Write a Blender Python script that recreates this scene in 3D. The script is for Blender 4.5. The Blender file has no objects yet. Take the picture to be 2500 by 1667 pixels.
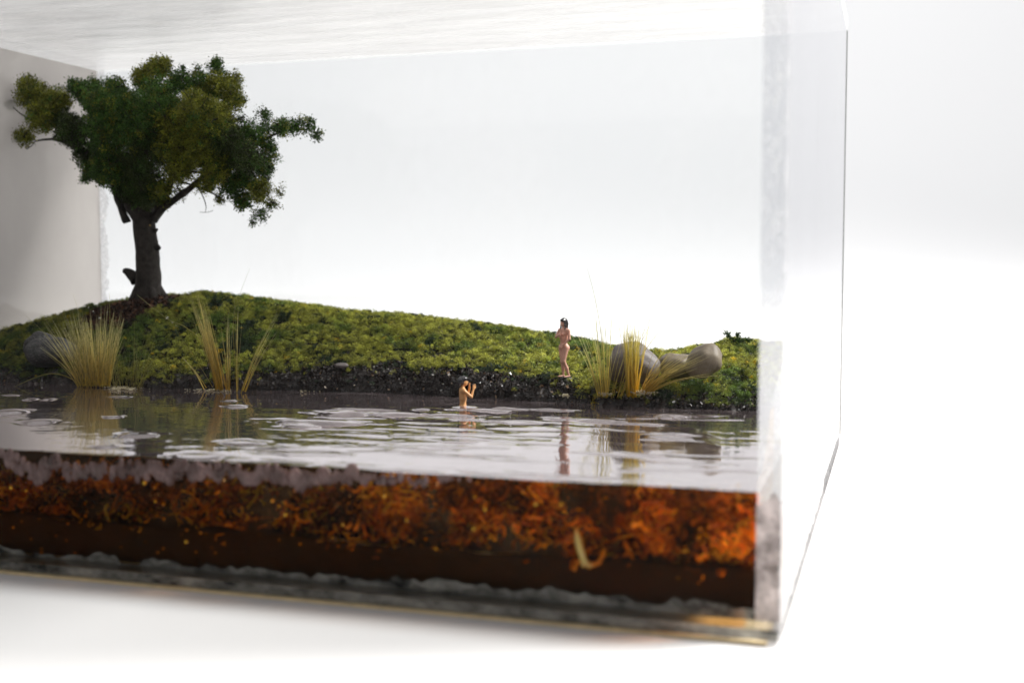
import bpy, math
import numpy as np
from mathutils import Vector, Matrix
rng = np.random.default_rng(7)
sc = bpy.context.scene
COL = sc.collection
sc.unit_settings.scale_length = 0.01          # one unit is one centimetre

# ---------------------------------------------------------------- camera, world, light, exposure
F = 2930.0
YAW, PITCH = math.radians(17.6), math.radians(3.77)
cam = bpy.data.cameras.new('camera'); camo = bpy.data.objects.new('camera', cam); COL.objects.link(camo)
camo.location = (0, 0, 4.5); camo.rotation_euler = (math.pi/2-PITCH, 0, YAW)
cam.sensor_width = 36; cam.lens = F/2500*36
cam.clip_start = 0.5; cam.clip_end = 5000
cam.dof.use_dof = True; cam.dof.focus_distance = 39.6; cam.dof.aperture_fstop = cam.lens*1e-3/0.28
sc.camera = camo
w = bpy.data.worlds.new('World'); sc.world = w; w.use_nodes = True
bg = w.node_tree.nodes['Background']; bg.inputs[0].default_value = (0.96, 0.97, 1.0, 1); bg.inputs[1].default_value = 0.32
ld = bpy.data.lights.new('key_lamp', 'AREA'); ld.shape = 'DISK'; ld.size = 85; ld.spread = math.radians(100); ld.color = (1, 0.965, 0.92)
lo = bpy.data.objects.new('key_lamp', ld); COL.objects.link(lo)
LT = Vector((-16, 36, 1)); LD = Vector((0.80, 0.36, 0.74)).normalized()
lo.location = LT+LD*330; lo.rotation_euler = (-LD).to_track_quat('-Z', 'Y').to_euler()
ld.energy = 2.6*math.pi*math.pi*330**2 / math.pi
lb = bpy.data.lights.new('added_backdrop_fill', 'AREA'); lb.shape = 'RECTANGLE'; lb.size = 500; lb.size_y = 90; lb.energy = 0.94e6; lb.color = (1, 0.99, 0.975)  # unseen lamp, added only to brighten the backdrop
lbo = bpy.data.objects.new('added_backdrop_fill', lb); COL.objects.link(lbo); lbo.location = (-100, 170, 290)
lbo.rotation_euler = (Vector((0, 270, -190))).to_track_quat('-Z', 'Y').to_euler()
vs = sc.view_settings; vs.view_transform = 'Standard'; vs.look = 'None'; vs.gamma = 1; vs.exposure = 0.0
sc.cycles.transparent_max_bounces = 48; sc.cycles.max_bounces = 14; sc.cycles.glossy_bounces = 6
sc.cycles.diffuse_bounces = 4; sc.cycles.transmission_bounces = 6
sc.cycles.sample_clamp_indirect = 6; sc.cycles.caustics_reflective = False; sc.cycles.caustics_refractive = False

_fw = np.array([-math.sin(YAW)*math.cos(PITCH), math.cos(YAW)*math.cos(PITCH), -math.sin(PITCH)])
_R = np.array([math.cos(YAW), math.sin(YAW), 0.0]); _U = np.cross(_R, _fw); _C = np.array([0, 0, 4.5])
def ray(x, y): return _fw+_R*(x-1250)/F-_U*(y-833.5)/F
def PY(x, y, Y):
    d = ray(x, y); return _C+d*Y/d[1]
def PZ(x, y, z=0.0):
    d = ray(x, y); return _C+d*(z-_C[2])/d[2]

# ---------------------------------------------------------------- noise
def _h(ix, iy, iz, s):
    n = (ix.astype(np.int64)*374761393+iy.astype(np.int64)*668265263+iz.astype(np.int64)*2147483647+s*1274126177) & 0xffffffff
    n = ((n ^ (n >> 13))*1274126177) & 0xffffffff
    n = ((n ^ (n >> 16))*2246822519) & 0xffffffff
    return ((n ^ (n >> 15)) & 0xffff)/32767.5-1
def noise(x, y, z=0.0, s=0):
    x, y, z = np.broadcast_arrays(np.asarray(x, float), np.asarray(y, float), np.asarray(z, float))
    ix, iy, iz = np.floor(x), np.floor(y), np.floor(z)
    fx, fy, fz = x-ix, y-iy, z-iz
    fx, fy, fz = [t*t*(3-2*t) for t in (fx, fy, fz)]
    r = 0
    for a in (0, 1):
        for b in (0, 1):
            for c in (0, 1):
                r = r+_h(ix+a, iy+b, iz+c, s)*(fx if a else 1-fx)*(fy if b else 1-fy)*(fz if c else 1-fz)
    return r
def fbm(x, y, z=0.0, s=0, o=4):
    r, a = 0, 1.0
    for i in range(o):
        r = r+a*noise(np.asarray(x)*2**i, np.asarray(y)*2**i, np.asarray(z)*2**i, s+i*17); a *= 0.5
    return r/1.6
def smooth(a, b, x):
    t = np.clip((x-a)/(b-a), 0, 1); return t*t*(3-2*t)

# ---------------------------------------------------------------- materials
class NT:
    def __init__(s, name):
        s.m = bpy.data.materials.new(name); s.m.use_nodes = True; s.t = s.m.node_tree; s.t.nodes.clear()
        s.out = s.n('ShaderNodeOutputMaterial')
    def n(s, typ, **kw):
        nd = s.t.nodes.new(typ)
        for k, v in kw.items():
            if k.startswith('i_'):
                key = k[2:]; key = int(key) if key.isdigit() else key.replace('_', ' ')
                s.put(nd.inputs[key], v)
            else: setattr(nd, k, v)
        return nd
    def put(s, inp, v):
        if isinstance(v, bpy.types.NodeSocket): s.t.links.new(v, inp)
        elif isinstance(v, bpy.types.Node): s.t.links.new(v.outputs[0], inp)
        elif isinstance(v, tuple) and len(v) == 3 and inp.type == 'RGBA': inp.default_value = (*v, 1)
        else: inp.default_value = v
    def math(s, op, a, b=0.0, c=0.0, clamp=False):
        nd = s.n('ShaderNodeMath', operation=op, use_clamp=clamp); s.put(nd.inputs[0], a); s.put(nd.inputs[1], b)
        if op in ('MULTIPLY_ADD',): s.put(nd.inputs[2], c)
        return nd.outputs[0]
    def mixs(s, f, a, b):
        nd = s.n('ShaderNodeMixShader'); s.put(nd.inputs[0], f); s.put(nd.inputs[1], a); s.put(nd.inputs[2], b); return nd.outputs[0]
    def mixc(s, f, a, b):
        nd = s.n('ShaderNodeMix', data_type='RGBA'); s.put(nd.inputs[0], f); s.put(nd.inputs[6], a); s.put(nd.inputs[7], b); return nd.outputs[2]
    def ramp(s, f, stops):
        nd = s.n('ShaderNodeValToRGB'); s.put(nd.inputs[0], f); e = nd.color_ramp.elements
        while len(e) < len(stops): e.new(0.5)
        for k, (p, c) in enumerate(stops):
            e[k].position = p; e[k].color = (*c, 1) if isinstance(c, tuple) else (c, c, c, 1)
        return nd.outputs[0]
    def coords(s, scale=(1, 1, 1), rot=(0, 0, 0)):
        g = s.n('ShaderNodeTexCoord'); mp = s.n('ShaderNodeMapping'); s.put(mp.inputs[0], g.outputs['Object'])
        mp.inputs['Scale'].default_value = scale; mp.inputs['Rotation'].default_value = rot; return mp.outputs[0]
    def noise(s, scale=5, detail=4, rough=0.55, vec=None, dist=0.0):
        nd = s.n('ShaderNodeTexNoise'); nd.inputs['Scale'].default_value = scale; nd.inputs['Detail'].default_value = detail
        nd.inputs['Roughness'].default_value = rough; nd.inputs['Distortion'].default_value = dist
        s.put(nd.inputs['Vector'], vec if vec is not None else s.coords()); return nd.outputs[0]
    def bump(s, h, dist=0.02, strength=0.6):
        nd = s.n('ShaderNodeBump'); nd.inputs['Strength'].default_value = strength; nd.inputs['Distance'].default_value = dist
        s.put(nd.inputs['Height'], h); return nd.outputs[0]
    def schlick(s, f0, normal=None):
        g = s.n('ShaderNodeNewGeometry'); d = s.n('ShaderNodeVectorMath', operation='DOT_PRODUCT')
        s.put(d.inputs[0], normal if normal is not None else g.outputs['Normal']); s.put(d.inputs[1], g.outputs['Incoming'])
        c = s.math('ABSOLUTE', d.outputs['Value']); o = s.math('SUBTRACT', 1.0, c, clamp=True)
        return s.math('MULTIPLY_ADD', s.math('POWER', o, 5.0), 1-f0, f0, clamp=True)
    def done(s, sh): s.put(s.out.inputs[0], sh); return s.m
def principled(name, col=(0.5, 0.5, 0.5), rough=0.5, spec=0.5, attr=None, trans=0.0, bump=None, bscale=20, var=0.0, vscale=4):
    t = NT(name)
    c = t.n('ShaderNodeAttribute', attribute_name=attr).outputs['Color'] if attr else col
    if var:
        f = t.noise(vscale, 5); f = t.ramp(f, [(0.3, 1-var), (0.7, 1+var)])
        mm = t.n('ShaderNodeMix', data_type='RGBA', blend_type='MULTIPLY', clamp_result=False); mm.inputs[0].default_value = 1
        t.put(mm.inputs[6], c if not isinstance(c, tuple) else (*c, 1)); t.put(mm.inputs[7], f); c = mm.outputs[2]
    p = t.n('ShaderNodeBsdfPrincipled'); t.put(p.inputs['Base Color'], c); p.inputs['Roughness'].default_value = rough
    p.inputs['Specular IOR Level'].default_value = spec
    if bump: t.put(p.inputs['Normal'], t.bump(t.noise(bscale, 5), bump, 0.8))
    sh = p.outputs[0]
    if trans:
        tr = t.n('ShaderNodeBsdfTranslucent'); t.put(tr.inputs[0], c); sh = t.mixs(trans, sh, tr.outputs[0])
    return t.done(sh)

def acrylic(name, tint=(0.985, 0.99, 0.99), haze=0.02, hcol=(0.8, 0.81, 0.83), f0=0.04, rough=0.01, hz_noise=None, streak=None, gcol=(1, 1, 1), fs=1.0):
    t = NT(name)
    f = t.schlick(f0); gl = t.n('ShaderNodeBsdfGlossy', i_Roughness=rough, i_Color=(*gcol, 1)); tr = t.n('ShaderNodeBsdfTransparent', i_Color=(*tint, 1))
    df = t.n('ShaderNodeBsdfDiffuse', i_Color=(*hcol, 1)); tl = t.n('ShaderNodeBsdfTranslucent', i_Color=(*hcol, 1))
    hz = t.mixs(0.5, df, tl)
    h = haze
    if hz_noise:
        sc_, lo_, hi_, vec = hz_noise
        h = t.ramp(t.noise(1.0, 6, 0.6, t.coords(vec)), [(lo_, haze), (hi_, streak)])
    body = t.mixs(h, tr, hz)
    return t.done(t.mixs(t.math('MULTIPLY', f, fs), body, gl))

M = {}
M['acrylic'] = acrylic('clear_acrylic', haze=0.0, f0=0.002, tint=(0.99, 0.992, 0.992))
M['acrylic_back'] = acrylic('clear_acrylic_back', f0=0.02, haze=0.03, hz_noise=(1, 0.45, 0.8, (0.2, 0.2, 0.12)), streak=0.12, hcol=(0.85, 0.85, 0.87))
M['acrylic_side'] = acrylic('clear_acrylic_side', f0=0.12, haze=0.03, hz_noise=(1, 0.4, 0.8, (0.15, 0.25, 0.1)), streak=0.15, hcol=(0.6, 0.6, 0.62), gcol=(0.94, 0.94, 0.955))
M['acrylic_top'] = acrylic('brushed_acrylic_top', f0=0.02, fs=0.4, haze=0.45, rough=0.35, hz_noise=(1, 0.38, 0.72, (0.25, 1.6, 1)), streak=0.85, hcol=(0.72, 0.72, 0.73))
def smoky():
    t = NT('smoky_acrylic'); f = t.schlick(0.04)
    n1 = t.noise(1.0, 5, 0.6, t.coords((0.12, 0.25, 0.12)))
    c = t.ramp(n1, [(0.3, (0.62, 0.60, 0.585)), (0.75, (0.75, 0.73, 0.715))])
    df = t.n('ShaderNodeBsdfDiffuse'); t.put(df.inputs[0], c); tl = t.n('ShaderNodeBsdfTranslucent'); t.put(tl.inputs[0], c)
    tr = t.n('ShaderNodeBsdfTransparent', i_Color=(0.75, 0.72, 0.70, 1))
    b = t.mixs(0.58, tr, t.mixs(0.45, df, tl))
    return t.done(t.mixs(f, b, t.n('ShaderNodeBsdfGlossy', i_Roughness=0.05)))
M['smoky'] = smoky()
def seam(name, lo, hi, dens, squig=6.0, bumpd=0.05, stretch=(1, 1, 0.6), tlm=0.4):
    t = NT(name); v = t.coords(stretch)
    n1 = t.noise(squig, 4, 0.6, v, 1.2)
    edge = t.math('ABSOLUTE', t.math('SUBTRACT', n1, 0.5))
    line = t.math('SUBTRACT', 1.0, t.math('MULTIPLY', edge, 22.0, clamp=True), clamp=True)
    nrm = t.bump(n1, bumpd, 1.0)
    c = t.mixc(t.ramp(t.noise(squig*0.5, 5, 0.7, v), [(0.36, 0.0), (0.64, 1.0)]), (*lo, 1), (*hi, 1))
    p = t.n('ShaderNodeBsdfPrincipled', i_Roughness=0.22); t.put(p.inputs['Base Color'], c); t.put(p.inputs['Normal'], nrm)
    tl = t.n('ShaderNodeBsdfTranslucent'); t.put(tl.inputs[0], c)
    tr = t.n('ShaderNodeBsdfTransparent', i_Color=(*((0.995, 0.995, 1.0) if dens < 0.1 else (0.93, 0.93, 0.95)), 1))
    d = t.math('ADD', dens, t.math('MULTIPLY', line, 0.35), clamp=True)
    return t.done(t.mixs(d, tr, t.mixs(tlm, p.outputs[0], tl)))
M['seam_clear'] = seam('glue_clear', (0.86, 0.86, 0.9), (1.0, 1.0, 1.0), 0.05, 2.6, 0.08, tlm=0.75)
M['seam_white'] = seam('glue_white', (0.80, 0.80, 0.82), (1.0, 1.0, 1.0), 0.6, 4)
M['seam_mud'] = seam('glue_muddy', (0.03, 0.018, 0.012), (0.80, 0.70, 0.68), 0.95, 3.0, 0.15, (1, 1, 0.8))
M['seam_foot'] = seam('glue_foot', (0.10, 0.10, 0.105), (0.34, 0.34, 0.35), 0.7, 2.5, 0.05, (1, 0.6, 1))
M['seam_dark'] = seam('glue_dark_speckled', (0.01, 0.01, 0.012), (0.35, 0.35, 0.36), 0.55, 14, 0.05, (1, 0.5, 1))
M['sealant'] = seam('grey_sealant', (0.012, 0.014, 0.012), (0.52, 0.50, 0.45), 0.97, 3.0, 0.15, (0.7, 1, 1.4))
M['edge'] = principled('sawn_edge', (0.42, 0.42, 0.43), 0.4)
M['edge_reflection'] = principled('cream_edge_reflection', (0.82, 0.66, 0.40), 0.6, var=0.15, vscale=3)  # reflection along the acrylic's bottom edge, put into a cream colour
M['white'] = principled('white_table', (0.76, 0.76, 0.765), 0.6, 0.3)
M['wall'] = principled('white_wall', (0.86, 0.865, 0.875), 0.9, 0.0)

def water_top():
    t = NT('resin_surface'); nrm = t.bump(t.noise(1.0, 3, 0.5, t.coords((0.8, 1.6, 1))), 0.012, 0.5)
    f = t.schlick(0.06, nrm); f = t.math('MINIMUM', t.math('MULTIPLY_ADD', f, 1.45, 0.13), 0.80)
    gl = t.n('ShaderNodeBsdfGlossy', i_Roughness=0.015, i_Color=(0.97, 0.915, 0.925, 1)); t.put(gl.inputs['Normal'], nrm)
    murk = t.ramp(t.noise(0.7, 5, 0.6), [(0.35, (0.12, 0.095, 0.098)), (0.7, (0.24, 0.195, 0.20))])
    df = t.n('ShaderNodeBsdfDiffuse'); t.put(df.inputs[0], murk)
    tr = t.n('ShaderNodeBsdfTransparent', i_Color=(0.92, 0.78, 0.66, 1))
    b = t.mixs(0.6, tr, df)
    return t.done(t.mixs(f, b, gl))
M['water_top'] = water_top()
def water_side():
    t = NT('resin_side'); c = t.ramp(t.noise(0.5, 4), [(0.3, (0.97, 0.54, 0.22)), (0.7, (1.0, 0.68, 0.32))])
    tr = t.n('ShaderNodeBsdfTransparent'); t.put(tr.inputs[0], c); return t.done(tr.outputs[0])
M['water_side'] = water_side()
M['moss'] = principled('moss', attr='Col', rough=0.5, spec=0.45, trans=0.3)
M['leaf'] = principled('foliage', attr='Col', rough=0.6, spec=0.3, trans=0.22)
M['blade'] = principled('straw', attr='Col', rough=0.45, spec=0.4, trans=0.48)
M['chips'] = principled('wood_chips', attr='Col', rough=0.7, spec=0.3)
M['tangle'] = principled('submerged_fibre', attr='Col', rough=0.22, spec=0.8, trans=0.35)
M['mud'] = principled('wet_mud', (0.016, 0.011, 0.009), 0.22, 0.4, bump=0.06, bscale=9, var=0.5, vscale=6)
M['crumb'] = principled('wet_crumbs', attr='Col', rough=0.24, spec=1.0)
M['soil_front'] = principled('packed_soil', (0.013, 0.007, 0.004), 0.6, 0.1, bump=0.05, bscale=4, var=0.45, vscale=1.2)
M['bark'] = principled('bark', (0.028, 0.023, 0.020), 0.75, 0.3, bump=0.05, bscale=5, var=0.5, vscale=5)
M['cut'] = principled('cut_wood', (0.35, 0.22, 0.06), 0.6)
M['skin_pale'] = principled('painted_pale_skin', (0.66, 0.36, 0.27), 0.42, 0.45, var=0.12, vscale=6)
M['skin_tan'] = principled('painted_tan_skin', (0.72, 0.37, 0.15), 0.40, 0.5, var=0.12, vscale=6)
M['hair'] = principled('glossy_black_paint', (0.008, 0.006, 0.010), 0.12, 0.9, bump=0.02, bscale=30)
M['dark'] = principled('dark_paint', (0.02, 0.015, 0.012), 0.5)
def stone(name, a, b, vein):
    t = NT(name); n1 = t.noise(3, 6, 0.6); c = t.mixc(n1, (*a, 1), (*b, 1))
    v = t.noise(2.2, 5, 0.6, t.coords((1, 1, 3.5), (0.3, 0.5, 0.2)), 1.0)
    ln = t.math('SUBTRACT', 1.0, t.math('MULTIPLY', t.math('ABSOLUTE', t.math('SUBTRACT', v, 0.5)), 30.0, clamp=True), clamp=True)
    c = t.mixc(t.math('MULTIPLY', ln, vein), c, (0.36, 0.35, 0.34, 1))
    sp = t.ramp(t.noise(28, 2), [(0.66, 0.0), (0.74, 1.0)]); c = t.mixc(t.math('MULTIPLY', sp, 0.5), c, (0.02, 0.02, 0.02, 1))
    p = t.n('ShaderNodeBsdfPrincipled', i_Roughness=0.55); t.put(p.inputs['Base Color'], c); t.put(p.inputs['Normal'], t.bump(n1, 0.04, 0.6))
    return t.done(p.outputs[0])
M['rock_dark'] = stone('veined_slate', (0.015, 0.015, 0.016), (0.055, 0.055, 0.058), 0.4)
M['rock_grey'] = stone('grey_river_stone', (0.075, 0.062, 0.06), (0.20, 0.17, 0.165), 0.25)
M['rock_brown'] = stone('brown_river_stone', (0.09, 0.07, 0.045), (0.26, 0.21, 0.145), 0.15)
M['foam'] = principled('foam', (0.80, 0.72, 0.50), 0.12, 0.9, trans=0.3)
def drop():
    t = NT('dew'); f = t.schlick(0.06); return t.done(t.mixs(f, t.mixs(0.25, t.n('ShaderNodeBsdfTransparent'), t.n('ShaderNodeBsdfDiffuse', i_Color=(0.6, 0.6, 0.5, 1))), t.n('ShaderNodeBsdfGlossy', i_Roughness=0.03)))
M['dew'] = drop()
def gold():
    t = NT('gold_glitter'); g = t.n('ShaderNodeBsdfGlossy', i_Roughness=0.2, i_Color=(1.0, 0.72, 0.12, 1)); d = t.n('ShaderNodeBsdfDiffuse', i_Color=(0.75, 0.42, 0.03, 1))
    return t.done(t.mixs(0.55, d, g))
M['gold'] = gold()
M['drip'] = seam('mauve_resin', (0.10, 0.055, 0.048), (0.38, 0.25, 0.235), 0.80, 2.5, 0.08)

# ---------------------------------------------------------------- mesh helpers
def mesh(name, V, Fc, mats, smooth_=True, cols=None, mi=None):
    V = np.asarray(V, np.float32).reshape(-1, 3); me = bpy.data.meshes.new(name)
    if isinstance(Fc, np.ndarray):
        k = Fc.shape[1]; n = len(Fc)
        me.vertices.add(len(V)); me.vertices.foreach_set('co', V.ravel())
        me.loops.add(n*k); me.loops.foreach_set('vertex_index', Fc.astype(np.int32).ravel())
        me.polygons.add(n); me.polygons.foreach_set('loop_start', np.arange(0, n*k, k, dtype=np.int32))
        try: me.polygons.foreach_set('loop_total', np.full(n, k, dtype=np.int32))
        except Exception: pass
        me.update(calc_edges=True)
    else:
        me.from_pydata([tuple(map(float, v)) for v in V], [], Fc)
    for m in (mats if isinstance(mats, (list, tuple)) else [mats]): me.materials.append(M[m])
    if smooth_: me.polygons.foreach_set('use_smooth', np.ones(len(me.polygons), bool))
    if mi is not None: me.polygons.foreach_set('material_index', np.asarray(mi, np.int32))
    if cols is not None:
        a = me.color_attributes.new('Col', 'FLOAT_COLOR', 'POINT'); c = np.ones((len(V), 4), np.float32); c[:, :3] = cols
        a.data.foreach_set('color', c.ravel())
    me.update(); return me
def obj(name, me, parent=None, label=None, cat=None, group=None, kind=None, origin=None):
    o = bpy.data.objects.new(name, me); COL.objects.link(o)
    if origin is not None and me is not None:
        me.transform(Matrix.Translation(-Vector(tuple(map(float, origin))))); o.location = tuple(map(float, origin))
        if parent: o.location = Vector(o.location)-parent.location
    elif parent: o.location = -parent.location
    if parent: o.parent = parent
    if label: o['label'] = label
    if cat: o['category'] = cat
    if group: o['group'] = group
    if kind: o['kind'] = kind
    return o
def empty(name, loc, label, cat, group=None):
    o = bpy.data.objects.new(name, None); COL.objects.link(o); o.location = tuple(map(float, loc)); o.empty_display_size = 0.5
    o['label'] = label; o['category'] = cat
    if group: o['group'] = group
    return o
def box_mesh(name, a, b, mat, bevel=0.03):
    import bmesh
    bm = bmesh.new(); bmesh.ops.create_cube(bm, size=1)
    for v in bm.verts: v.co = [(a[i]+b[i])/2+v.co[i]*(b[i]-a[i]) for i in range(3)]
    if bevel: bmesh.ops.bevel(bm, geom=list(bm.edges), offset=bevel, segments=2, affect='EDGES')
    me = bpy.data.meshes.new(name); bm.to_mesh(me); bm.free(); me.materials.append(M[mat]); return me
def grid_faces(nx, ny):
    i = np.arange(nx-1)[:, None]*ny+np.arange(ny-1)[None, :]
    return np.stack([i, i+ny, i+ny+1, i+1], -1).reshape(-1, 4)
def tubes(paths, radii, sides=5, cols=None):
    """joined tapered tubes; paths: list of (n,3); radii: list of (n,)"""
    VV, FF, CC, off = [], [], [], 0
    for q, (p, r) in enumerate(zip(paths, radii)):
        p = np.asarray(p, float); n = len(p); r = np.broadcast_to(r, (n,))
        t = np.gradient(p, axis=0); t /= np.linalg.norm(t, axis=1, keepdims=True)+1e-9
        ref = np.array([0, 0, 1.0]) if abs(t[:, 2]).mean() < 0.8 else np.array([1.0, 0, 0])
        u = np.cross(t, ref); u /= np.linalg.norm(u, axis=1, keepdims=True)+1e-9; v = np.cross(t, u)
        a = np.arange(sides)/sides*2*np.pi
        ring = p[:, None]+r[:, None, None]*(np.cos(a)[None, :, None]*u[:, None]+np.sin(a)[None, :, None]*v[:, None])
        VV.append(ring.reshape(-1, 3))
        i = np.arange(n-1)[:, None]*sides; j = np.arange(sides)[None]; k = (j+1) % sides
        FF.append((np.stack([i+j, i+k, i+sides+k, i+sides+j], -1)+off).reshape(-1, 4)); off += n*sides
        if cols is not None: CC.append(np.repeat(np.asarray(cols[q]).reshape(-1, 3) if np.ndim(cols[q]) > 1 else np.tile(cols[q], (n, 1)), sides, axis=0))
    return np.concatenate(VV), np.concatenate(FF), (np.concatenate(CC) if cols is not None else None)
def flakes(pts, size, cols, jitter=0.2, aspect=1.0, tri=False):
    """one bent two-triangle flake for each point"""
    n = len(pts); a = rng.normal(size=(n, 3)); a /= np.linalg.norm(a, axis=1, keepdims=True)
    b = rng.normal(size=(n, 3)); b = np.cross(a, b); b /= np.linalg.norm(b, axis=1, keepdims=True)+1e-9
    c = np.cross(a, b); s = np.asarray(size)*rng.uniform(0.6, 1.3, n)
    s = s[:, None]
    if tri:
        V = np.stack([pts-a*s*0.5, pts+b*s*0.4*aspect, pts+a*s*0.5], 1).reshape(-1, 3)
        return V, np.arange(n*3).reshape(n, 3), np.repeat(cols*(1+rng.uniform(-jitter, jitter, (n, 1))), 3, axis=0)
    V = np.stack([pts-a*s*0.5, pts+b*s*0.32*aspect+c*s*0.15, pts+a*s*0.5, pts-b*s*0.32*aspect+c*s*0.15], 1).reshape(-1, 3)
    Fc = np.arange(n*4).reshape(n, 4)
    Fc = np.concatenate([Fc[:, [0, 1, 2]], Fc[:, [0, 2, 3]]])
    cc = np.repeat(cols*(1+rng.uniform(-jitter, jitter, (n, 1))), 4, axis=0)
    return V, Fc, cc
def surface_nets(D, o, h):
    S = D < 0; nx, ny, nz = D.shape
    cs = sum(S[a:nx-1+a, b:ny-1+b, c:nz-1+c].astype(np.int8) for a in (0, 1) for b in (0, 1) for c in (0, 1))
    act = (cs > 0) & (cs < 8); idx = -np.ones(act.shape, np.int64); ci = np.argwhere(act); idx[act] = np.arange(len(ci))
    acc = np.zeros((len(ci), 3)); cnt = np.zeros(len(ci))
    cor = [(a, b, c) for a in (0, 1) for b in (0, 1) for c in (0, 1)]
    for p in cor:
        for ax in range(3):
            if p[ax]: continue
            q = list(p); q[ax] = 1
            d0 = D[ci[:, 0]+p[0], ci[:, 1]+p[1], ci[:, 2]+p[2]]; d1 = D[ci[:, 0]+q[0], ci[:, 1]+q[1], ci[:, 2]+q[2]]
            m = (d0 < 0) != (d1 < 0); t = d0/(d0-d1+1e-12); pt = np.tile(np.array(p, float), (len(ci), 1)); pt[:, ax] += t
            acc[m] += pt[m]; cnt[m] += 1
    V = (ci+acc/np.maximum(cnt, 1)[:, None])*h+np.array(o); Q = []
    for ax in range(3):
        b, c = [(1, 2), (2, 0), (0, 1)][ax]
        sl0 = [slice(None)]*3; sl1 = [slice(None)]*3; sl0[ax] = slice(0, -1); sl1[ax] = slice(1, None)
        s0, s1 = S[tuple(sl0)], S[tuple(sl1)]
        for flip, mm in ((False, s0 & ~s1), (True, ~s0 & s1)):
            e = np.argwhere(mm); e = e[(e[:, b] > 0) & (e[:, c] > 0) & (e[:, b] < D.shape[b]-1) & (e[:, c] < D.shape[c]-1)]
            def g(db, dc):
                k = e.copy(); k[:, b] -= db; k[:, c] -= dc; return idx[k[:, 0], k[:, 1], k[:, 2]]
            q = np.stack([g(1, 1), g(0, 1), g(0, 0), g(1, 0)], 1)
            Q.append(q[:, ::-1] if flip else q)
    return V, np.concatenate(Q)

# ---------------------------------------------------------------- the setting: table and white sweep
XL, XR, YF, YB, ZC, ZB = -36.0, -2.42, 23.25, 48.75, 13.5, -2.75   # inner faces of the case; table height
prof = [(-300, 0), (60, 0), (160, 0), (240, 0)] + [(240+200*math.sin(a), 200-200*math.cos(a)) for a in np.linspace(0.06, math.pi/2, 26)] + [(440, 260), (440, 300)]
xs = np.linspace(-420, 420, 9); V = np.array([(x, y, ZB+z) for x in xs for (y, z) in prof])
cut = 4
obj('tabletop', mesh('tabletop', V.reshape(9, len(prof), 3)[:, :cut].reshape(-1, 3), grid_faces(9, cut), 'white'), label='plain white tabletop running far back under the case', kind='structure')
obj('backdrop', mesh('backdrop', V.reshape(9, len(prof), 3)[:, cut-1:].reshape(-1, 3), grid_faces(9, len(prof)-cut+1), 'wall'), label='white paper backdrop curving up behind the table', kind='structure')

# ---------------------------------------------------------------- the acrylic case
T = 0.52
case = empty('display_case', ((XL+XR)/2, (YF+YB)/2, ZB), 'clear acrylic display case holding the miniature lake landscape', 'display case')
def part(name, me, **k): return obj(name, me, parent=case, **k)
part('edge_reflection_slab', box_mesh('edge_reflection_slab', (XL-T-0.01, YF-T-0.03, ZB+0.002), (XR+T-0.25, YB+T, ZB+0.055), 'edge_reflection', 0.02), label='thin cream slab under the case, painted as the reflection along the acrylic edge')  # slab added to carry the painted edge reflection
part('base_panel', box_mesh('base_panel', (XL-T, YF-T, ZB+0.08), (XR+T, YB+T, ZB+0.30), 'acrylic', 0.03))
z0, z1 = ZB+0.305, ZC
part('front_panel', box_mesh('front_panel', (XL-T, YF-T, z0), (XR+T, YF, z1), 'acrylic', 0.04))
part('right_panel', box_mesh('right_panel', (XR, YF+0.03, z0), (XR+T, YB-0.005, z1), 'acrylic_side', 0.03))
part('back_panel', box_mesh('back_panel', (XL-T, YB, z0), (XR+T, YB+T, z1), 'acrylic_back', 0.03))
part('left_panel', box_mesh('left_panel', (XL-T, YF+0.005, z0), (XL, YB-0.005, z1), 'smoky', 0.03), label='smoky grey left panel')
part('top_panel', box_mesh('top_panel', (XL-T, YF-T, z1+0.005), (XR+T, YB+T, z1+0.005+T), 'acrylic_top', 0.04), label='brushed milky top panel')
def seam_strip(name, pts_fn, nu, nv, mat, label=None, amp=0.02):
    u, v = np.meshgrid(np.linspace(0, 1, nu), np.linspace(0, 1, nv), indexing='ij')
    return part(name, mesh(name, pts_fn(u, v), grid_faces(nu, nv), mat), label=label)
def fr_clear(u, v):   # cement line between front panel and right panel
    z = 0.05+u*13.3; x = XR+0.02+v*(T-0.14); y = YF+0.015+0.008*fbm(x*6, z*3, s=3)
    return np.stack([x, y, z], -1)
seam_strip('glue_seam', fr_clear, 400, 14, 'seam_clear', 'clear wrinkled glue line up the front right corner')
def fr_mud(u, v):
    z = ZB+0.31+u*(2.40+0.15*noise(v*3, 0)); x = XR-0.01+v*(T-0.03); y = YF+0.012+0.01*fbm(x*5, z*5, s=4)
    return np.stack([x, y, z], -1)
seam_strip('glue_seam', fr_mud, 80, 14, 'seam_mud', 'muddy mottled lower part of the front right glue line')
def fr_base(u, v):
    z = ZB+0.1+u*0.46; x = XR-0.4+v*(T+0.37); y = YF-T-0.004+0*x
    return np.stack([x, y, z], -1)
def bl(u, v):
    z = 0.6+u*12.9; x = XL+0.01+v*(0.35+0.12*noise(z*2, 1)+0.08*noise(z*8, 3)); y = YB-0.02-0.04*(1-v)+0.008*fbm(x*6, z*6, s=5)
    return np.stack([x, y, z], -1)
seam_strip('glue_seam', bl, 300, 8, 'seam_white', 'white bubbly glue line in the far left corner')
def rb(u, v):   # dark speckled cement at the far end of the right panel's foot
    y = 37.5+u*10.5; z = ZB+0.1+v*(0.5+0.05*noise(y*2, 2)); x = XR+T+0.006+0*y
    return np.stack([x, y, z], -1)
seam_strip('glue_seam', rb, 120, 6, 'seam_dark', 'dark speckled glue line at the foot of the right side')
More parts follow.
